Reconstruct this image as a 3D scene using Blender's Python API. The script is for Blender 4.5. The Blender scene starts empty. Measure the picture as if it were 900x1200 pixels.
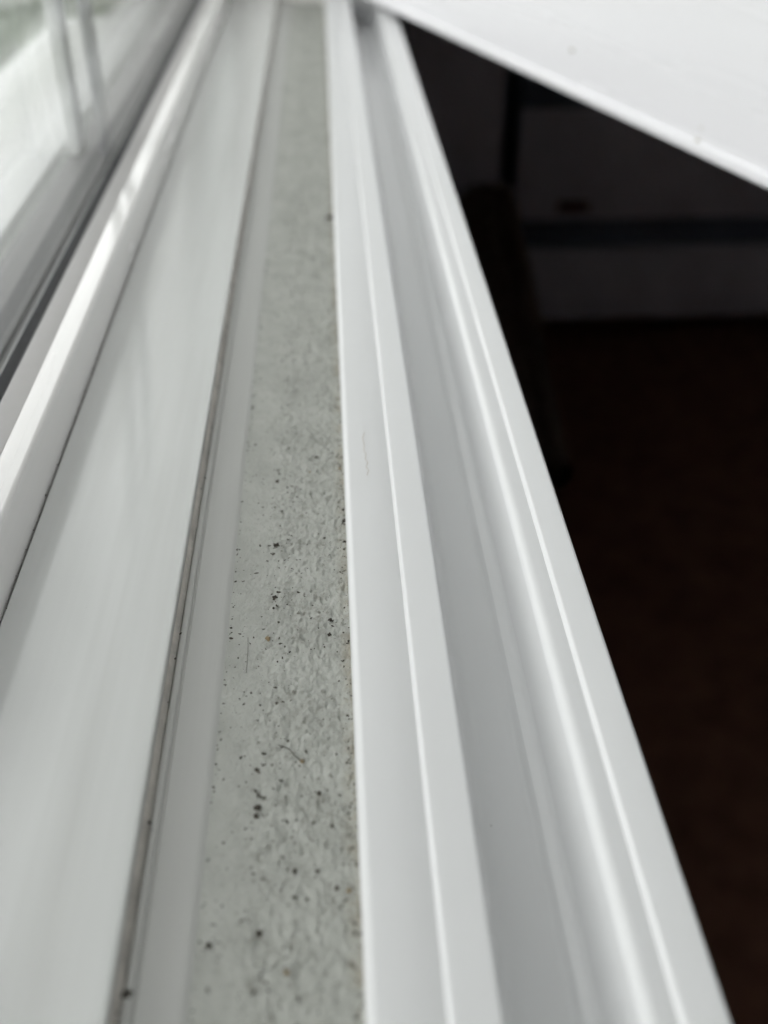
import bpy, bmesh, math, random
from mathutils import Vector, Matrix, noise

scene = bpy.context.scene
col = scene.collection
rng = random.Random(7)

# ------------------------------------------------------------------ camera
# photograph is 900x1200; the rails run along +Y and meet at pixel (370,-267)
PW, PH, FPX = 900.0, 1200.0, 1200.0
VPX, VPY = 370.0 - PW / 2, PH / 2 + 267.0
CAM = Vector((0.0, 0.0, 0.154))
ay = Vector((VPX, VPY, -FPX)).normalized()
az = Vector((0, FPX, VPY)).normalized()
ax = ay.cross(az).normalized()
az = ax.cross(ay).normalized()
R = Matrix((ax, ay, az))                       # camera -> world
cam_d = bpy.data.cameras.new('camera')
cam = bpy.data.objects.new('camera', cam_d)
col.objects.link(cam)
cam.matrix_world = Matrix.Translation(CAM) @ R.to_4x4()
cam_d.sensor_width = 36.0
cam_d.sensor_fit = 'AUTO'
cam_d.lens = FPX / PH * 36.0
cam_d.clip_start = 0.005
cam_d.clip_end = 400.0
cam_d.dof.use_dof = True
cam_d.dof.focus_distance = 0.248
cam_d.dof.aperture_fstop = cam_d.lens / 4.1    # a 4.1 mm wide phone aperture
scene.camera = cam

# ------------------------------------------------------------------ light: overcast day outside the window
world = bpy.data.worlds.new('World')
scene.world = world
world.use_nodes = True
wn, wl = world.node_tree.nodes, world.node_tree.links
wn.clear()
wo = wn.new('ShaderNodeOutputWorld')
bg = wn.new('ShaderNodeBackground')
tc = wn.new('ShaderNodeTexCoord')
sx = wn.new('ShaderNodeSeparateXYZ')
rmp = wn.new('ShaderNodeValToRGB')
wl.new(tc.outputs['Generated'], sx.inputs[0])
wl.new(sx.outputs['Z'], rmp.inputs[0])
rmp.color_ramp.elements[0].position = 0.0
rmp.color_ramp.elements[0].color = (1.09, 1.09, 1.09, 1)
rmp.color_ramp.elements[1].position = 1.0
rmp.color_ramp.elements[1].color = (0.60, 0.605, 0.605, 1)
cn = wn.new('ShaderNodeTexNoise')               # broken cloud cover over the whole sky
cn.inputs['Scale'].default_value = 2.6; cn.inputs['Detail'].default_value = 4.0
wl.new(tc.outputs['Generated'], cn.inputs['Vector'])
cr = wn.new('ShaderNodeMapRange')
cr.inputs[1].default_value = 0.36; cr.inputs[2].default_value = 0.64
cr.inputs[3].default_value = 0.55; cr.inputs[4].default_value = 1.45
wl.new(cn.outputs[0], cr.inputs[0])
cm = wn.new('ShaderNodeVectorMath'); cm.operation = 'SCALE'
wl.new(rmp.outputs[0], cm.inputs[0]); wl.new(cr.outputs[0], cm.inputs['Scale'])
wl.new(cm.outputs[0], bg.inputs[0])
bg.inputs[1].default_value = 1.5
wl.new(bg.outputs[0], wo.inputs[0])

scene.view_settings.view_transform = 'Standard'
scene.view_settings.look = 'None'
scene.view_settings.gamma = 1.0
scene.view_settings.use_curve_mapping = False
scene.view_settings.exposure = 1.0
scene.cycles.use_denoising = True
scene.cycles.max_bounces = 6
scene.cycles.transparent_max_bounces = 16
scene.cycles.caustics_reflective = True
scene.cycles.caustics_refractive = False


# ------------------------------------------------------------------ helpers
def unproj(px, py, axis, val):
    """point where the ray through photo pixel (px,py) meets the plane axis=val"""
    d = R @ Vector((px - PW / 2, PH / 2 - py, -FPX))
    t = (val - CAM[axis]) / d[axis]
    return CAM + d * t

def PX(px, z, py=1200.0):
    return unproj(px, py, 2, z).x

def new_obj(name, me, mat=None, parent=None):
    if mat:
        me.materials.append(mat)
    o = bpy.data.objects.new(name, me)
    col.objects.link(o)
    if parent:
        o.parent = parent
    return o

def tag(o, label=None, cat=None, group=None, kind=None):
    if label: o['label'] = label
    if cat: o['category'] = cat
    if group: o['group'] = group
    if kind: o['kind'] = kind
    return o

def thing(name, label, cat, loc=(0, 0, 0), group=None):
    o = bpy.data.objects.new(name, None)
    o.empty_display_size = 0.02
    col.objects.link(o)
    o.location = loc
    return tag(o, label, cat, group)

def finish(me, angle=35.0):
    for p in me.polygons:
        p.use_smooth = True
    me.set_sharp_from_angle(angle=math.radians(angle))

def rounded(pts, seg=7):
    """pts: (x, z, r) corners of a closed outline -> list of (x, z)"""
    out = []
    n = len(pts)
    for i in range(n):
        x, z, r = pts[i]
        p = Vector((x, z)); a = Vector(pts[i - 1][:2]); b = Vector(pts[(i + 1) % n][:2])
        if r <= 0:
            out.append((x, z)); continue
        u = (a - p); v = (b - p)
        lu, lv = u.length, v.length
        u /= lu; v /= lv
        ang = u.angle(v)
        if ang > math.pi - 0.02:
            out.append((x, z)); continue
        t = min(r / math.tan(ang / 2), lu * 0.48, lv * 0.48)
        rr = t * math.tan(ang / 2)
        c = p + (u + v).normalized() * (rr / math.sin(ang / 2))
        s, e = p + u * t - c, p + v * t - c
        a0 = math.atan2(s.y, s.x); a1 = math.atan2(e.y, e.x)
        d = (a1 - a0 + math.pi) % (2 * math.pi) - math.pi
        for k in range(seg + 1):
            q = a0 + d * k / seg
            out.append((c.x + rr * math.cos(q), c.y + rr * math.sin(q)))
    return out

def prism(name, outline, y0, y1, mat, parent=None, ny=1, off=(0, 0, 0)):
    """closed outline in X/Z swept along Y"""
    n = len(outline)
    vs, fs = [], []
    for j in range(ny + 1):
        y = y0 + (y1 - y0) * j / ny
        vs += [(x - off[0], y - off[1], z - off[2]) for x, z in outline]
    for j in range(ny):
        for i in range(n):
            a, b = j * n + i, j * n + (i + 1) % n
            fs.append((a, b, b + n, a + n))
    fs.append(tuple(range(n)))
    fs.append(tuple(reversed(range(ny * n, ny * n + n))))
    me = bpy.data.meshes.new(name)
    me.from_pydata(vs, [], fs)
    bm = bmesh.new(); bm.from_mesh(me)
    bmesh.ops.recalc_face_normals(bm, faces=bm.faces)
    bm.to_mesh(me); bm.free()
    finish(me)
    return new_obj(name, me, mat, parent)

def box(name, lo, hi, mat, parent=None, bev=0.0, seg=2, off=(0, 0, 0)):
    bm = bmesh.new()
    bmesh.ops.create_cube(bm, size=1.0)
    for v in bm.verts:
        for k in range(3):
            v.co[k] = lo[k] + (hi[k] - lo[k]) * (v.co[k] + 0.5) - off[k]
    if bev > 0:
        bmesh.ops.bevel(bm, geom=bm.edges[:], offset=bev, segments=seg, affect='EDGES', profile=0.5)
    me = bpy.data.meshes.new(name)
    bm.to_mesh(me); bm.free()
    finish(me)
    return new_obj(name, me, mat, parent)

# ------------------------------------------------------------------ materials
def mat_new(name):
    m = bpy.data.materials.new(name)
    m.use_nodes = True
    nt = m.node_tree
    return m, nt.nodes, nt.links, nt.nodes['Principled BSDF']

def mapped(nodes, links, scale):
    t = nodes.new('ShaderNodeTexCoord')
    mp = nodes.new('ShaderNodeMapping')
    mp.inputs['Scale'].default_value = scale
    links.new(t.outputs['Object'], mp.inputs[0])
    return mp.outputs[0]

def noise_n(nodes, links, vec, scale, detail=4.0, rough=0.5):
    n = nodes.new('ShaderNodeTexNoise')
    n.inputs['Scale'].default_value = scale
    n.inputs['Detail'].default_value = detail
    n.inputs['Roughness'].default_value = rough
    if vec: links.new(vec, n.inputs['Vector'])
    return n.outputs[0]

def ramp(nodes, links, fac, stops):
    r = nodes.new('ShaderNodeValToRGB')
    els = r.color_ramp.elements
    while len(els) < len(stops): els.new(0.5)
    for e, (p, c) in zip(els, stops):
        e.position = p
        e.color = (c[0], c[1], c[2], 1) if hasattr(c, '__len__') else (c, c, c, 1)
    links.new(fac, r.inputs[0])
    return r.outputs[0]

def mixc(nodes, links, fac, a, b):
    m = nodes.new('ShaderNodeMix'); m.data_type = 'RGBA'
    if hasattr(fac, 'links'): links.new(fac, m.inputs[0])
    else: m.inputs[0].default_value = fac
    for s, k in ((a, 6), (b, 7)):
        if hasattr(s, 'links'): links.new(s, m.inputs[k])
        else: m.inputs[k].default_value = (*s, 1)
    return m.outputs[2]

def pvc(name, base, dirt, rough=0.28, streak=0.1, specks=True, spec=0.5, along=(700, 7, 700), smear=0.1, wipe_sheen=0.35):
    """white window plastic: faint streaks drawn along the rail, wiped smears in gloss and colour (painted reflections on the flat rail), a few specks"""
    m, N, L, B = mat_new(name)
    v_st = mapped(N, L, along)
    v_is = mapped(N, L, (1, 1, 1))
    v_sm = mapped(N, L, tuple(0.11 * k if k > 50 else k * 0.6 for k in along))
    stv = noise_n(N, L, v_st, 1.0, 3, 0.6)
    smv = noise_n(N, L, v_sm, 1.0, 3, 0.55)
    mu = N.new('ShaderNodeMapRange')
    L.new(stv, mu.inputs[0]); mu.inputs[1].default_value = 0.35; mu.inputs[2].default_value = 0.75
    mu.inputs[4].default_value = streak
    c = mixc(N, L, mu.outputs[0], base, dirt)
    mu2 = N.new('ShaderNodeMapRange')
    L.new(smv, mu2.inputs[0]); mu2.inputs[1].default_value = 0.45; mu2.inputs[2].default_value = 0.75
    mu2.inputs[4].default_value = wipe_sheen
    c = mixc(N, L, mu2.outputs[0], c, dirt)
    if specks:
        vo = N.new('ShaderNodeTexVoronoi'); vo.inputs['Scale'].default_value = 190
        L.new(v_is, vo.inputs['Vector'])
        sp = ramp(N, L, vo.outputs['Distance'], [(0.035, 1.0), (0.06, 0.0)])
        rare = ramp(N, L, vo.outputs['Color'], [(0.86, 0.0), (0.9, 0.6)])
        mm = N.new('ShaderNodeMath'); mm.operation = 'MULTIPLY'
        L.new(sp, mm.inputs[0]); L.new(rare, mm.inputs[1])
        c = mixc(N, L, mm.outputs[0], c, (0.16, 0.15, 0.13))
    L.new(c, B.inputs['Base Color'])
    rr = N.new('ShaderNodeMapRange')
    L.new(smv, rr.inputs[0])
    rr.inputs[1].default_value = 0.35; rr.inputs[2].default_value = 0.65
    rr.inputs[3].default_value = max(0.05, rough - smear); rr.inputs[4].default_value = rough + smear
    L.new(rr.outputs[0], B.inputs['Roughness'])
    B.inputs['Specular IOR Level'].default_value = spec
    bp = N.new('ShaderNodeBump'); bp.inputs['Strength'].default_value = 0.05
    bp.inputs['Distance'].default_value = 0.00008
    L.new(stv, bp.inputs['Height'])
    L.new(bp.outputs[0], B.inputs['Normal'])
    return m

M = {}
M['frame'] = pvc('frame_plastic', (0.758, 0.762, 0.768), (0.738, 0.742, 0.745), 0.24, smear=0.015)
M['sill'] = pvc('window_plastic', (0.745, 0.755, 0.745), (0.60, 0.605, 0.59), 0.15, 0.1, True, 0.8, smear=0.10, wipe_sheen=0.75)  # strong smears put blotchy reflections into the base colour
M['bead'] = pvc('bead_plastic', (0.72, 0.71, 0.70), (0.64, 0.63, 0.62), 0.20, 0.2, True, 0.45, smear=0.09)
bb = M['bead'].node_tree.nodes['Principled BSDF']
bb.inputs['Coat Weight'].default_value = 0.05; bb.inputs['Coat Roughness'].default_value = 0.08
bs = M['sill'].node_tree.nodes['Principled BSDF']
bs.inputs['Coat Weight'].default_value = 0.6; bs.inputs['Coat Roughness'].default_value = 0.06
M['sash'] = pvc('casement_plastic', (0.87, 0.863, 0.885), (0.86, 0.853, 0.872), 0.25, 0.05, False, 0.5, (7, 700, 700), 0.05)
M['strip'] = pvc('strip_plastic', (0.49, 0.492, 0.475), (0.43, 0.427, 0.41), 0.5, 0.3, True, 0.3)

def simple(name, color, rough=0.6, var=0.3, scale=60, metal=0.0, bump=0.0, bdist=0.001):
    m, N, L, B = mat_new(name)
    v = mapped(N, L, (1, 1, 1))
    f = noise_n(N, L, v, scale, 6, 0.6)
    dark = tuple(k * (1 - var) for k in color); light = tuple(min(1, k * (1 + var)) for k in color)
    L.new(ramp(N, L, f, [(0.3, dark), (0.7, light)]), B.inputs['Base Color'])
    B.inputs['Roughness'].default_value = rough
    B.inputs['Metallic'].default_value = metal
    if bump:
        bp = N.new('ShaderNodeBump'); bp.inputs['Strength'].default_value = bump
        bp.inputs['Distance'].default_value = bdist
        L.new(noise_n(N, L, v, scale * 3, 4, 0.6), bp.inputs['Height'])
        L.new(bp.outputs[0], B.inputs['Normal'])
    return m

M['gasket'] = simple('black_rubber', (0.022, 0.023, 0.027), 0.45, 0.3, 300)
M['seal'] = simple('grey_seal', (0.42, 0.41, 0.405), 0.4, 0.02, 200)
M['spacer'] = simple('spacer_metal', (0.07, 0.073, 0.075), 0.5, 0.15, 200, 0.1)
M['bar_grey'] = simple('bar_grey', (0.40, 0.41, 0.43), 0.3, 0.1, 80, 0.3)
M['bar_white'] = simple('bar_white', (0.88, 0.90, 0.89), 0.35, 0.05, 80)
M['ext'] = simple('outside_plastic', (0.74, 0.76, 0.74), 0.35, 0.08, 30)
M['ext_dark'] = simple('outside_frame', (0.66, 0.67, 0.66), 0.35, 0.08, 30)
M['plaster'] = simple('wall_plaster', (0.80, 0.79, 0.80), 0.9, 0.2, 12, 0, 0.2)
M['reveal'] = simple('reveal_paint', (0.80, 0.79, 0.77), 0.8, 0.1, 25, 0, 0.2)
M['carpet'] = simple('carpet', (0.27, 0.13, 0.09), 0.95, 0.25, 22, 0, 0.6, 0.004)
M['cabinet'] = simple('cabinet_front', (0.82, 0.79, 0.88), 0.5, 0.12, 6)
M['cabinet_in'] = simple('cabinet_recess', (0.20, 0.24, 0.31), 0.6, 0.15, 6)
M['rug'] = simple('rug_cloth', (0.36, 0.29, 0.24), 0.95, 0.4, 60, 0, 0.5, 0.003)
M['red'] = simple('red_enamel', (0.13, 0.045, 0.035), 0.4, 0.1, 30)
M['sealant'] = simple('old_sealant', (0.46, 0.435, 0.40), 0.7, 0.25, 150, 0, 0.3)
M['steel'] = simple('hinge_steel', (0.33, 0.32, 0.30), 0.35, 0.2, 90, 0.8)
M['crumb'] = simple('crumb_soil', (0.05, 0.042, 0.032), 0.9, 0.6, 900)
M['crumb_tan'] = simple('crumb_tan', (0.25, 0.19, 0.11), 0.8, 0.4, 900)
M['fibre'] = simple('fibre', (0.33, 0.25, 0.13), 0.7, 0.2, 900)
M['speck'] = simple('fly_speck', (0.42, 0.39, 0.32), 0.8, 0.2, 900)
M['leaf'] = simple('hedge_leaf', (0.06, 0.11, 0.05), 0.6, 0.5, 6)
M['bark'] = simple('bark', (0.10, 0.075, 0.05), 0.9, 0.3, 20)
M['lawn'] = simple('lawn_grass', (0.085, 0.12, 0.06), 0.9, 0.4, 3)
M['paving'] = simple('paving_concrete', (0.34, 0.37, 0.35), 0.85, 0.12, 8)

# glass: a thin clear sheet that mirrors more at grazing angles
gm = bpy.data.materials.new('window_glass'); gm.use_nodes = True
N, L = gm.node_tree.nodes, gm.node_tree.links
N.clear()
go = N.new('ShaderNodeOutputMaterial'); gmix = N.new('ShaderNodeMixShader')
gt = N.new('ShaderNodeBsdfTransparent'); gt.inputs[0].default_value = (0.986, 0.99, 0.986, 1)
gg = N.new('ShaderNodeBsdfGlossy'); gg.inputs['Roughness'].default_value = 0.02
fr = N.new('ShaderNodeFresnel')
gb = N.new('ShaderNodeNewGeometry'); gi = N.new('ShaderNodeMapRange')   # same mirror strength leaving as entering the thin sheet
gi.inputs[3].default_value = 1.5; gi.inputs[4].default_value = 1 / 1.5
L.new(gb.outputs['Backfacing'], gi.inputs[0]); L.new(gi.outputs[0], fr.inputs['IOR'])
L.new(fr.outputs[0], gmix.inputs[0]); L.new(gt.outputs[0], gmix.inputs[1]); L.new(gg.outputs[0], gmix.inputs[2])
L.new(gmix.outputs[0], go.inputs[0])
M['glass'] = gm

# dirty painted ledge between the two frames
ZL = -0.012
XL0 = PX(429, 0.0)                               # left face of the inner frame
m, N, L, B = mat_new('dirty_ledge_paint')
v = mapped(N, L, (1, 1, 1))
v_st = mapped(N, L, (1.0, 0.8, 1.0))
paint = ramp(N, L, noise_n(N, L, v_st, 120, 5, 0.6), [(0.30, (0.375, 0.382, 0.352)), (0.72, (0.475, 0.483, 0.45))])
tcx = N.new('ShaderNodeTexCoord'); sp = N.new('ShaderNodeSeparateXYZ'); L.new(tcx.outputs['Object'], sp.inputs[0])
# the trodden middle of the ledge holds more dirt and painted crater shade than the smooth slope beside the strip
lvl = N.new('ShaderNodeMapRange'); L.new(sp.outputs['X'], lvl.inputs[0])
lvl.inputs[1].default_value = PX(240, ZL); lvl.inputs[2].default_value = PX(300, ZL); lvl.inputs[3].default_value = 0.15
grime_shade = ramp(N, L, noise_n(N, L, v_st, 430, 5, 0.7), [(0.49, 0.0), (0.62, 1.0)])  # real dirt, plus shading of tiny craters put into the colour
patch = ramp(N, L, noise_n(N, L, v, 85, 3, 0.55), [(0.38, 0.12), (0.64, 1.0)])
g1 = N.new('ShaderNodeMath'); g1.operation = 'MULTIPLY'
L.new(grime_shade, g1.inputs[0]); L.new(patch, g1.inputs[1])
g2 = N.new('ShaderNodeMath'); g2.operation = 'MULTIPLY'
L.new(g1.outputs[0], g2.inputs[0]); L.new(lvl.outputs[0], g2.inputs[1])
g3 = N.new('ShaderNodeMath'); g3.operation = 'MULTIPLY'; g3.inputs[1].default_value = 0.50
L.new(g2.outputs[0], g3.inputs[0])
c = mixc(N, L, g3.outputs[0], paint, (0.17, 0.165, 0.135))
# ragged dark pits
vn = N.new('ShaderNodeTexNoise'); vn.inputs['Scale'].default_value = 900; L.new(v_st, vn.inputs['Vector'])
wv = N.new('ShaderNodeVectorMath'); wv.operation = 'MULTIPLY_ADD'
L.new(vn.outputs['Color'], wv.inputs[0]); wv.inputs[1].default_value = (0.0016, 0.0016, 0.0016); L.new(v_st, wv.inputs[2])
vo = N.new('ShaderNodeTexVoronoi'); vo.inputs['Scale'].default_value = 420
L.new(wv.outputs[0], vo.inputs['Vector'])
pit = ramp(N, L, vo.outputs['Distance'], [(0.10, 1.0), (0.26, 0.0)])
rare = ramp(N, L, vo.outputs['Color'], [(0.54, 0.0), (0.72, 0.75)])
pm = N.new('ShaderNodeMath'); pm.operation = 'MULTIPLY'
L.new(pit, pm.inputs[0]); L.new(rare, pm.inputs[1])
pm2 = N.new('ShaderNodeMath'); pm2.operation = 'MULTIPLY'
L.new(pm.outputs[0], pm2.inputs[0]); L.new(lvl.outputs[0], pm2.inputs[1])
c = mixc(N, L, pm2.outputs[0], c, (0.10, 0.092, 0.07))
# yellow-brown staining where the ledge meets the inner frame
mr = N.new('ShaderNodeMapRange'); L.new(sp.outputs['X'], mr.inputs[0])
mr.inputs[1].default_value = XL0 - 0.0032; mr.inputs[2].default_value = XL0 - 0.0003
st = ramp(N, L, noise_n(N, L, v_st, 220, 5, 0.7), [(0.38, 0.0), (0.62, 1.0)])
sm = N.new('ShaderNodeMath'); sm.operation = 'MULTIPLY'
L.new(mr.outputs[0], sm.inputs[0]); L.new(st, sm.inputs[1])
sm2 = N.new('ShaderNodeMath'); sm2.operation = 'MULTIPLY'; sm2.inputs[1].default_value = 0.45
L.new(sm.outputs[0], sm2.inputs[0])
c = mixc(N, L, sm2.outputs[0], c, (0.23, 0.18, 0.10))
L.new(c, B.inputs['Base Color'])
B.inputs['Roughness'].default_value = 0.62
B.inputs['Specular IOR Level'].default_value = 0.35
bp = N.new('ShaderNodeBump'); bp.inputs['Strength'].default_value = 0.8; bp.inputs['Distance'].default_value = 0.0006
L.new(noise_n(N, L, v_st, 900, 5, 0.6), bp.inputs['Height'])
L.new(bp.outputs[0], B.inputs['Normal'])
M['ledge'] = m

# ------------------------------------------------------------------ the setting
YN, YF = -0.55, 1.000                            # near and far end of the opening
ZT = 1.10                                        # top of the opening
FLOOR = unproj(700, 375, 1, 2.20).z - 0.048

YC = 2.20                                        # front of the cabinets
def structure(o): return tag(o, kind='structure')

structure(box('floor', (0.055, -2.2, FLOOR - 0.1), (2.6, 2.9, FLOOR), M['carpet']))
structure(box('ceiling', (0.055, -2.2, 1.6), (2.6, 2.9, 1.7), M['plaster']))
structure(box('wall_far', (0.055, 2.9, FLOOR - 0.1), (2.7, 3.0, 1.7), M['plaster']))
structure(box('wall_near', (0.055, -2.3, FLOOR - 0.1), (2.7, -2.2, 1.7), M['plaster']))
structure(box('wall_right', (2.6, -2.2, FLOOR - 0.1), (2.7, 2.9, 1.7), M['plaster']))
structure(box('wall_below_window', (-0.125, -2.3, -1.3), (0.055, 3.0, -0.0285), M['reveal']))
structure(box('wall_top', (-0.125, YN, -0.0283), (XL0 - 0.0003, YF, -0.0172), M['reveal']))
structure(box('wall_above_window', (-0.125, -2.3, ZT), (0.055, 3.0, 1.7), M['reveal']))
structure(box('wall_beside_window', (-0.125, YF, -0.0285), (0.055, 3.0, ZT), M['reveal']))
structure(box('wall_beside_window', (-0.125, -2.3, -0.0285), (0.055, YN, ZT), M['reveal']))
structure(box('lawn', (-60, -60, -1.5), (-0.9, 60, -1.2), M['lawn']))
structure(box('path', (-0.9, -60, -1.5), (-0.125, 60, -1.185), M['paving']))

# ledge: uneven painted strip, real relief
XW = PX(122, -0.004)                             # right edge of the window's flat rail
x0, x1 = XW + 0.002, XL0 + 0.0012
NX, NY = 190, 2600
vs, fs = [], []
ya, yb = -0.06, YF
def ledge_z(x, y):
    t = (x - x0) / (x1 - x0)
    z = ZL + 0.0022 * max(0.0, 1 - t / 0.64) ** 1.3 + 0.0009 * max(0.0, (t - 0.9) / 0.1) ** 2
    k = min(1.0, max(0.0, (t - 0.40) / 0.18))
    amp = 0.12 + 0.88 * k * k * (3 - 2 * k)
    p = Vector((x, y * 0.8, 0))
    n2 = noise.noise(p * 300 + Vector((3, 1, 7)))
    n3 = noise.noise(p * 700 + Vector((9, 2, 4)))
    n4 = noise.noise(p * 1500 + Vector((19, 22, 4)))
    lump = max(0.0, noise.noise(p * 240 + Vector((31, 11, 5)))) ** 2
    z += amp * (0.0005 * noise.noise(p * 110) + 0.00034 * n2 + 0.00034 * n3 + 0.00022 * n4 + 0.0009 * lump
                - 0.0013 * max(0.0, noise.noise(p * 620 + Vector((5, 8, 1))) - 0.30))
    return z
for j in range(NY + 1):
    y = ya + (yb - ya) * (j / NY) ** 1.5
    for i in range(NX + 1):
        x = x0 + (x1 - x0) * i / NX
        vs.append((x, y, ledge_z(x, y)))
for j in range(NY):
    for i in range(NX):
        a = j * (NX + 1) + i
        fs.append((a, a + 1, a + NX + 2, a + NX + 1))
me = bpy.data.meshes.new('ledge')
me.from_pydata(vs, [], fs)
for p in me.polygons: p.use_smooth = True
structure(new_obj('ledge', me, M['ledge']))
structure(box('ledge', (x0, YN, ZL - 0.004), (x1, ya - 0.0005, ZL - 0.0002), M['ledge']))

# ------------------------------------------------------------------ window on the left
XJ = unproj(0, 722, 2, -0.004).x                 # joint between flat rail and bead rail
win = thing('window', 'fixed white plastic window with grey spacer bar and black gasket around double glazing', 'window', (XJ, 0, -0.0175))
WO = (XJ, 0, -0.0175)
prism('sill_rail', rounded([(XJ - 0.004, -0.017, 0), (XW, -0.017, 0), (XW, -0.004, 0.0009), (XJ + 0.0006, -0.004, 0.0006), (XJ + 0.0006, -0.008, 0), (XJ - 0.004, -0.008, 0)]), YN, YF, M['sill'], win, off=WO)
# height of the bead rail so that its front edge falls on pixel (90,400)
lo, hi = -0.004, 0.05
for _ in range(40):
    mid = (lo + hi) / 2
    if unproj(90, 400, 2, mid).x < XJ: lo = mid
    else: hi = mid
Z1 = lo
XA = unproj(62, 400, 2, Z1 - 0.0020).x
ZB = Z1 - 0.0026
XB = unproj(35, 400, 2, ZB).x
XG = unproj(20, 400, 2, ZB + 0.0008).x            # room face of the inner pane
prism('glazing_bead', rounded([(XG - 0.03, -0.0155, 0), (XJ, -0.0155, 0), (XJ, Z1, 0.0012), (XA, Z1 - 0.0020, 0.0005), (XA - 0.0003, Z1 - 0.0062, 0), (XG - 0.03, Z1 - 0.0062, 0)]), YN, YF, M['bead'], win, off=WO)
prism('bead_seal', rounded([(XA - 0.0004, Z1 - 0.0060, 0), (XA - 0.0004, ZB - 0.0004, 0.0004), (XB, ZB, 0.0006), (XB, Z1 - 0.0060, 0)]), YN + 0.03, YF - 0.03, M['seal'], win, off=WO)
prism('gasket', rounded([(XB - 0.0002, Z1 - 0.0060, 0), (XB - 0.0002, ZB - 0.0002, 0.0005), (XG, ZB + 0.0010, 0.0004), (XG, Z1 - 0.0060, 0)]), YN + 0.03, YF - 0.03, M['gasket'], win, off=WO)
ZS = ZB - 0.001
XO = unproj(0, 307, 2, ZS).x                      # outer end of the spacer
glz0 = Z1 - 0.0060
box('pane', (XG - 0.0042, YN + 0.02, glz0), (XG - 0.0002, YF - 0.02, ZT - 0.02), M['glass'], win, off=WO)
box('spacer_bar', (XO, YN + 0.02, glz0), (XG - 0.0044, YF - 0.02, ZS), M['spacer'], win, 0.0006, off=WO)
box('pane', (XO - 0.0044, YN + 0.02, glz0), (XO - 0.0002, YF - 0.02, ZT - 0.02), M['glass'], win, off=WO)
XE = unproj(0, 160, 2, ZB - 0.004).x
prism('outside_bead', rounded([(XO - 0.0046, ZB - 0.03, 0), (XO - 0.0046, ZB + 0.001, 0.001), (XE, ZB - 0.006, 0.002), (XE, ZB - 0.03, 0)]), YN, YF, M['ext_dark'], win, off=WO)
# upright glazing bars on both panes
g = unproj(138, 158, 0, XG)
for gy in (g.y, g.y - 0.34, g.y - 0.68):
  for nm, xa, xb, mm, w in (('glazing_bar', XG - 0.0076, XG - 0.0046, M['bar_grey'], 0.018), ('glazing_bar', XO + 0.0004, XO + 0.006, M['bar_white'], 0.016)):
    box(nm, (xa, gy - w / 2, ZS + 0.0002), (xb, gy + w / 2, ZT - 0.03), mm, win, 0.0008, off=WO)
# uprights and head of the window frame
for ya_, yb_ in ((YF - 0.03, YF - 0.0005), (YN + 0.0005, YN + 0.03)):
    box('jamb', (XO - 0.02, ya_, ZB + 0.0024), (XJ - 0.002, yb_, ZT - 0.0005), M['sill'], win, 0.002, off=WO)
box('head', (XO - 0.02, YN + 0.0305, ZT - 0.03), (XJ - 0.002, YF - 0.0305, ZT - 0.0005), M['sill'], win, 0.002, off=WO)

# outside sill
XS = unproj(0, 76, 2, -0.03).x
es = prism('outside_sill', rounded([(-0.1255, -0.05, 0), (-0.1255, -0.026, 0), (XS + 0.003, -0.031, 0.001), (XS, -0.034, 0.002), (XS, -0.06, 0), (XS + 0.003, -0.06, 0), (XS + 0.003, -0.05, 0)]), YN - 0.05, YF + 0.05, M['ext'])
tag(es, 'sloping white sill outside the window, beyond the double glazing', 'sill')

# narrow matte strip along the ledge
xs0 = PX(139, -0.0085); xsl = PX(151, -0.009); xsr = PX(238, -0.0118)
ts = prism('cover_strip', rounded([(xs0, -0.0135, 0), (xs0, -0.0080, 0.0006), (xsl, -0.0084, 0.0004), (xsl + 0.0001, -0.0090, 0), (xsl + 0.0006, -0.0090, 0.0001), (xsl + 0.0008, -0.0087, 0.0003),
    (PX(212, -0.0100), -0.0101, 0.003), (xsr, -0.0126, 0), (xsr, -0.0135, 0)]), YN, YF, M['strip'])
tag(ts, 'narrow matte grey strip between the glossy flat rail and the dirty ledge', 'trim')

sb = prism('sealant_bead', rounded([(XW + 0.0001, -0.0135, 0), (XW + 0.0001, -0.0066, 0), ((XW + xs0) / 2, -0.0082, 0.0008), (xs0 - 0.0001, -0.0086, 0), (xs0 - 0.0001, -0.0135, 0)]), YN, YF, M['sealant'])
tag(sb, 'thin grey-brown line of old sealant in the groove beside the glossy flat rail', 'sealant')

# ------------------------------------------------------------------ inner frame on the right
fr_ = thing('inner_frame', 'white grooved plastic frame with a hollow channel, beside the dark room', 'frame', (0.04, 0, -0.0175))
FO = (0.04, 0, -0.0175)
xg1, xg2 = PX(525, 0), PX(797, -0.001)
xr, xe = PX(591, 0), PX(862, 0)
xs1, xs2, xrg = PX(672, -0.0220), PX(706, -0.0195), PX(755, -0.001)
prof = rounded([
    (XL0, -0.0282, 0), (XL0, 0, 0.0019), (xg1 - 0.0003, -0.0002, 0), (xg1, -0.0004, 0.0002), (xg1 + 0.0007, 0.0007, 0.0008),
    (xr, 0.0003, 0.0009), (xr + 0.0006, -0.0130, 0.004), (xr + 0.0042, -0.0212, 0.005), (xs1, -0.0220, 0.002), (xs1 + 0.0016, -0.0205, 0.001), (xs2, -0.0195, 0.004),
    (xrg, -0.0004, 0.0026), (xg2 - 0.0003, -0.0013, 0.0), (xg2, -0.0014, 0.0002), (xg2 + 0.0007, -0.0002, 0.0008),
    (xe, -0.0005, 0.0012), (xe, -0.036, 0.001), (0.0556, -0.036, 0), (0.0556, -0.0282, 0)], 8)
prism('bottom_rail', prof, YN, YF, M['frame'], fr_, off=FO)
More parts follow.
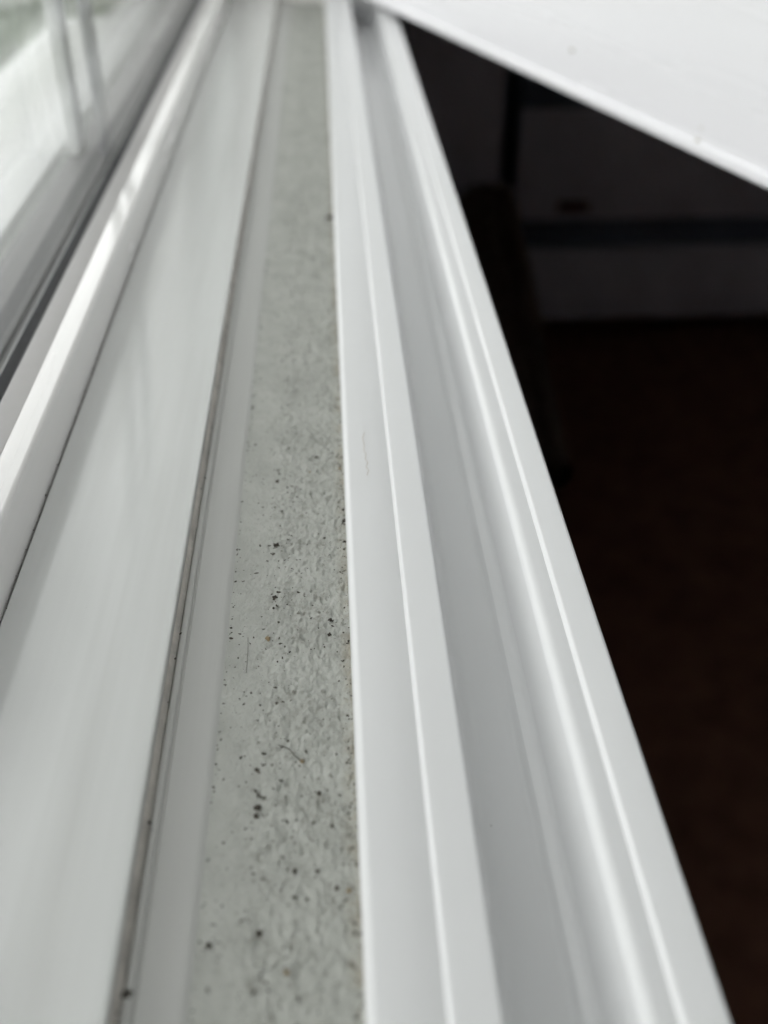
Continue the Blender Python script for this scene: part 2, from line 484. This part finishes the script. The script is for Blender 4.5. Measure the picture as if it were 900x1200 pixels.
for ya_, yb_ in ((YF - 0.030, YF - 0.0005), (YN + 0.0005, YN + 0.018)):
    box('jamb', (XL0, ya_, 0.0012), (xrg - 0.002, yb_, ZT - 0.0005), M['frame'], fr_, 0.0015, off=FO)
box('head', (XL0, YN + 0.0185, ZT - 0.018), (xr - 0.001, YF - 0.0185, ZT - 0.0005), M['frame'], fr_, 0.0015, off=FO)

box('corner_block', (xr - 0.0003, YF - 0.029, -0.0216), (xrg - 0.0006, YF - 0.0007, 0.0010), M['frame'], fr_, 0.0006, off=FO)

# ------------------------------------------------------------------ open casement, hinged at the far end
ZP = 0.004
A = unproj(440, 4, 2, ZP); Bp = unproj(900, 222, 2, ZP)
u = (Bp - A); u.z = 0; u.normalize()
hinge = A - u * ((0.962 - A.y) / -u.y) if abs(u.y) > 1e-6 else A
ang = math.atan2(u.y, u.x)
sash = thing('casement', 'plain white casement panel standing ajar over the dark room', 'casement', hinge)
sash.rotation_euler = (0, 0, ang)
# local: +x along the sash away from the hinge, -y is the face turned to the window
SW, SH, ST = 1.0, 1.05, 0.040
sgn = 1.0 if (Matrix.Rotation(ang, 3, 'Z') @ Vector((0, 1, 0))).dot(CAM - hinge) < 0 else -1.0
def sbox(name, x0_, x1_, z0_, z1_, d0, d1, mat, bev, seg=4):
    ys = sorted((sgn * d0, sgn * d1))
    return box(name, (x0_, ys[0], z0_), (x1_, ys[1], z1_), mat, sash, bev, seg)
sbox('panel', 0, SW, 0, SH, 0, ST, M['sash'], 0.0022)  # unseen part made solid and long to bounce window light back
sbox('edge_lip', 0.003, SW - 0.003, 0.0005, 0.0065, -0.0015, 0.002, M['sash'], 0.0012)
for z_ in (0.10, 0.86):
    sbox('hinge', -0.006, 0.02, z_, z_ + 0.07, ST + 0.0005, ST + 0.009, M['steel'], 0.002)
# two small dirt marks on the casement face
def on_sash(px, py):
    d = R @ Vector((px - PW / 2, PH / 2 - py, -FPX))
    nrm = Matrix.Rotation(ang, 3, 'Z') @ Vector((0, 1, 0))
    t = (hinge - CAM).dot(nrm) / d.dot(nrm)
    return CAM + d * t
def blob(name, loc, size, mat, flat=0.5, seed=0, sub=2):
    bm = bmesh.new()
    bmesh.ops.create_icosphere(bm, subdivisions=sub, radius=1.0)
    for vtx in bm.verts:
        k = 1 + 0.85 * noise.noise(vtx.co * 1.9 + Vector((seed * 3.1, seed, 0)))
        vtx.co *= k
        vtx.co.x *= size; vtx.co.y *= size * (0.8 + 0.5 * ((seed * 37) % 10) / 10); vtx.co.z *= size * flat
    me = bpy.data.meshes.new(name); bm.to_mesh(me); bm.free()
    finish(me, 60)
    o = new_obj(name, me, mat); o.location = loc
    return o
for k, (px, py, s) in enumerate(((671, 59, 0.0015), (818, 164, 0.0012), (822, 150, 0.0008))):
    p = on_sash(px, py)
    o = blob('fly_speck', p, s, M['speck'], 0.5, k + 20)
    tag(o, 'tiny brownish fly speck on the white casement face', 'speck', 'fly specks on the casement')

# ------------------------------------------------------------------ dark room beyond
def cpt(px, py): return unproj(px, py, 1, YC)
def cabinet(name, label, xa, xb, ztop, parts):
    c = thing(name, label, 'cabinet', ((xa + xb) / 2, YC + 0.25, FLOOR))
    o_ = ((xa + xb) / 2, YC + 0.25, FLOOR)
    box('carcass', (xa, YC + 0.022, FLOOR + 0.045), (xb, YC + 0.55, ztop), M['cabinet_in'], c, 0.003, off=o_)
    box('plinth', (xa + 0.02, YC + 0.30, FLOOR), (xb - 0.02, YC + 0.5, FLOOR + 0.0445), M['cabinet_in'], c, off=o_)
    for nm, z0_, z1_ in parts:
        box(nm, (xa + 0.004, YC, z0_), (xb - 0.004, YC + 0.0215, z1_), M['cabinet'], c, 0.004, off=o_)
    return c, o_
xR0, xR1 = cpt(604, 200).x, 2.4
zb0 = max(cpt(700, 374).z, FLOOR + 0.048); zb1 = cpt(700, 292).z; zu0 = cpt(700, 258).z; zu1 = cpt(700, 128).z
cab, co = cabinet('cabinet', 'wide dark grey cabinet with two drawer fronts and a recessed band', xR0, xR1, zu1 + 0.06,
        [('drawer_front', zb0, zb1), ('drawer_front', zu0, zu1)])
pl = cpt(672, 242)
box('name_plate', (pl.x - 0.035, YC - 0.004, pl.z - 0.012), (pl.x + 0.035, YC - 0.0003, pl.z + 0.012), M['red'], cab, 0.001, off=co)
xL1 = cpt(588, 200).x
cabinet('cabinet', 'narrow dark grey cupboard with one tall door beside the wide cabinet', 0.16, xL1, cpt(560, 20).z + 0.3,
        [('door', FLOOR + 0.075, cpt(560, 20).z + 0.28)])
# rolled rug leaning on the cabinets
t0, t1 = unproj(567, 238, 1, YC - 0.08), unproj(628, 560, 2, FLOOR + 0.06)
ax_ = (t1 - t0); ln = ax_.length
bm = bmesh.new()
prev = None; turns = 3.2; nn = 72; rr0 = 0.07
ringA = []; ringB = []
for k in range(nn + 1):
    th = turns * 2 * math.pi * k / nn
    r_ = 0.018 + (rr0 - 0.018) * k / nn
    ringA.append(bm.verts.new((r_ * math.cos(th), r_ * math.sin(th), 0)))
    ringB.append(bm.verts.new((r_ * math.cos(th), r_ * math.sin(th), ln)))
for k in range(nn):
    bm.faces.new((ringA[k], ringA[k + 1], ringB[k + 1], ringB[k]))
bmesh.ops.solidify(bm, geom=bm.faces[:], thickness=0.010)
me = bpy.data.meshes.new('rolled_rug'); bm.to_mesh(me); bm.free(); finish(me, 50)
rug = new_obj('rolled_rug', me, M['rug'])
rug.location = t0
rug.rotation_euler = ax_.to_track_quat('Z', 'Y').to_euler()
tag(rug, 'dark brown rolled rug leaning against the cabinets', 'rug')

# ------------------------------------------------------------------ dirt on the ledge
def on_ledge(px, py):
    p = unproj(px, py, 2, ZL)
    p.z = ledge_z(p.x, p.y)
    return p
big = [(302, 948, 0.0009, 0), (300, 958, 0.0006, 0), (386, 256, 0.0016, 0), (324, 641, 0.0008, 0), (322, 701, 0.0007, 0),
       (371, 537, 0.0006, 0), (387, 727, 0.0006, 0), (386, 744, 0.0005, 0), (404, 612, 0.0008, 0), (301, 904, 0.0006, 0),
       (346, 1052, 0.0005, 0), (303, 1094, 0.0006, 0), (345, 1021, 0.0005, 0), (372, 1021, 0.0005, 0), (245, 1112, 0.0005, 0),
       (314, 750, 0.0007, 1), (354, 893, 0.0006, 1), (336, 1142, 0.0005, 1), (409, 1043, 0.0005, 1), (363, 553, 0.0004, 1),
       (398, 550, 0.0005, 1), (325, 565, 0.0006, 0), (330, 600, 0.0004, 0), (380, 630, 0.0004, 0), (374, 930, 0.0005, 0), (389, 969, 0.0004, 0)]
for k, (px, py, s, tan) in enumerate(big):
    p = on_ledge(px, py)
    p.z += s * 0.15
    o = blob('crumb', p, s * 0.9, M['crumb_tan'] if tan else M['crumb'], 0.55, k)
    if k == 2: tag(o, 'largest dark crumb, lying against the white grooved frame near the far end', 'crumb', 'dark crumbs on the ledge')
    elif k == 0: tag(o, 'ragged dark clump of crumbs on the ledge just below the tiny twig', 'crumb', 'dark crumbs on the ledge')
    elif tan: tag(o, 'small tan crumb lying on the dirty ledge', 'crumb', 'tan crumbs on the ledge')
    else: tag(o, 'small dark crumb lying on the dirty ledge', 'crumb', 'dark crumbs on the ledge')
# dark crumb in the groove beside the flat rail
p = unproj(149, 1166, 2, -0.0085)
tag(blob('crumb', p, 0.0008, M['crumb'], 0.7, 91), 'dark crumb wedged against the edge of the matte grey strip', 'crumb')

# uncountable fine grit
bm = bmesh.new()
base = bmesh.new(); bmesh.ops.create_icosphere(base, subdivisions=1, radius=1.0)
bv = [vtx.co.copy() for vtx in base.verts]; bf = [[vtx.index for vtx in f.verts] for f in base.faces]
base.free()
vs, fs = [], []
def grain(x, y, z, s):
    b0 = len(vs)
    a1 = rng.uniform(0.5, 2.2); rot = rng.uniform(0, math.pi)
    for q in bv:
        j_ = rng.uniform(0.45, 1.35)
        kx, ky = q.x * s * a1 * j_, q.y * s * j_
        vs.append((x + kx * math.cos(rot) - ky * math.sin(rot), y + kx * math.sin(rot) + ky * math.cos(rot), z + q.z * s * 0.6 * j_))
    fs.extend([b0 + i for i in f] for f in bf)
for k in range(9000):
    y = 0.02 + 0.95 * rng.random() ** 1.25
    r_ = rng.random()
    if r_ < 0.60: t = 0.30 + 0.69 * rng.random()
    elif r_ < 0.78: t = rng.gauss(0.58, 0.07)
    elif r_ < 0.93: t = 1.0 - abs(rng.gauss(0, 0.035))
    else: t = rng.gauss(0.27, 0.008)
    x = x0 + (XL0 - x0) * min(0.995, max(0.22, t))
    if t > 0.3 and t < 0.95 and noise.noise(Vector((x, y, 0)) * 90) < 0.05 and rng.random() < 0.75: continue
    grain(x, y, ledge_z(x, y), (0.00006 + 0.00026 * rng.random() ** 3.2) * (1 + 0.8 * y))
for px, py, s_, tan in big:                        # loose bits round the larger crumbs
    p = on_ledge(px, py)
    for q in range(rng.randint(3, 8)):
        x, y = p.x + rng.gauss(0, s_ * 1.3), p.y + rng.gauss(0, s_ * 2.0)
        if x < XL0 - 0.0002: grain(x, y, ledge_z(x, y), s_ * rng.uniform(0.12, 0.4))
for k in range(500):                               # dirt caught in the joint under the glazing bead and in the sealant line
    y = 0.02 + 0.95 * rng.random()
    if rng.random() < 0.8: grain(XJ + 0.0002 + abs(rng.gauss(0, 0.0004)), y, -0.004, 0.00008 + 0.00018 * rng.random() ** 3)
    else: grain(XW + 0.0006 + rng.random() * 0.0012, y, -0.0080, 0.0001 + 0.0002 * rng.random() ** 2)
me = bpy.data.meshes.new('grit'); me.from_pydata(vs, [], fs)
tag(new_obj('grit', me, M['crumb']), 'fine dark grit scattered over the dirty ledge and in the joints', 'grit', kind='stuff')

# thin tubes: fibres
def fibre(name, pts, rad, mat, label, cat):
    cu = bpy.data.curves.new(name, 'CURVE'); cu.dimensions = '3D'
    cu.bevel_depth = rad; cu.bevel_resolution = 1
    s = cu.splines.new('POLY'); s.points.add(len(pts) - 1)
    for q, p in zip(s.points, pts): q.co = (*p, 1)
    o = bpy.data.objects.new(name, cu); col.objects.link(o)
    dg = bpy.context.evaluated_depsgraph_get()
    me = bpy.data.meshes.new_from_object(o.evaluated_get(dg))
    bpy.data.objects.remove(o)
    for p in me.polygons: p.use_smooth = True
    me.name = name
    o = new_obj(name, me, None)
    me.materials.clear(); me.materials.append(mat)
    return tag(o, label, cat)
hair = [(427, 506), (425, 514), (427, 522), (426, 528), (429, 532), (428, 538), (431, 542), (429, 547), (432, 551), (430, 557)]
fibre('stray_fibre', [unproj(a, b, 2, 0.0002) for a, b in hair], 0.000042, M['fibre'], 'thin kinked tan fibre lying on the white grooved frame', 'fibre')
tw = [(326, 874), (333, 877), (340, 880), (346, 888), (353, 893)]
fibre('twig', [on_ledge(a, b) + Vector((0, 0, 0.0003)) for a, b in tw], 0.0001, M['crumb'], 'tiny dark twig with a tan end on the dirty ledge', 'twig')
fibre('stray_fibre', [on_ledge(a, b) + Vector((0, 0, 0.0002)) for a, b in ((291, 750), (291, 765), (290, 780), (289, 792))], 0.00005, M['crumb'],
      'thin straight dark hair on the dirty ledge near the grey strip', 'fibre')

# ------------------------------------------------------------------ garden seen through the glass
def hedge(name, cx, cy, w, d, h, label, n):
    hd = thing(name, label, 'hedge', (cx, cy, -1.2), 'bushes outside the window')
    vs, fs = [], []
    for k in range(n):
        th, ph = rng.uniform(0, 2 * math.pi), math.acos(rng.uniform(-0.6, 1))
        rr = rng.uniform(0.6, 1.0) * (1 + 0.2 * math.sin(5 * th) * math.sin(3 * ph))
        p = Vector((w * rr * math.sin(ph) * math.cos(th), d * rr * math.sin(ph) * math.sin(th), h * 0.55 + h * 0.5 * rr * math.cos(ph)))
        a = Vector((rng.gauss(0, 1), rng.gauss(0, 1), rng.gauss(0, 1))).normalized()
        b = a.cross(Vector((rng.gauss(0, 1), rng.gauss(0, 1), rng.gauss(0, 1)))).normalized()
        s = rng.uniform(0.03, 0.06)
        b0 = len(vs)
        vs += [p - a * s, p + b * s * 0.5, p + a * s, p - b * s * 0.5]
        fs.append((b0, b0 + 1, b0 + 2, b0 + 3))
    me = bpy.data.meshes.new('foliage'); me.from_pydata(vs, [], fs)
    new_obj('foliage', me, M['leaf'], hd)
    prism('stem', [(0.03 * math.cos(q), 0.03 * math.sin(q)) for q in [k * math.pi / 4 for k in range(8)]], 0, h * 0.7, M['bark'], hd).rotation_euler = (math.pi / 2, 0, 0)
    return hd
hedge('bush', -1.9, 2.2, 0.55, 0.8, 0.8, 'low green bush growing beside the path outside the window', 2200)
hedge('bush', -4.5, 5.0, 1.6, 2.4, 2.2, 'large green bush standing on the lawn outside the window', 6000)
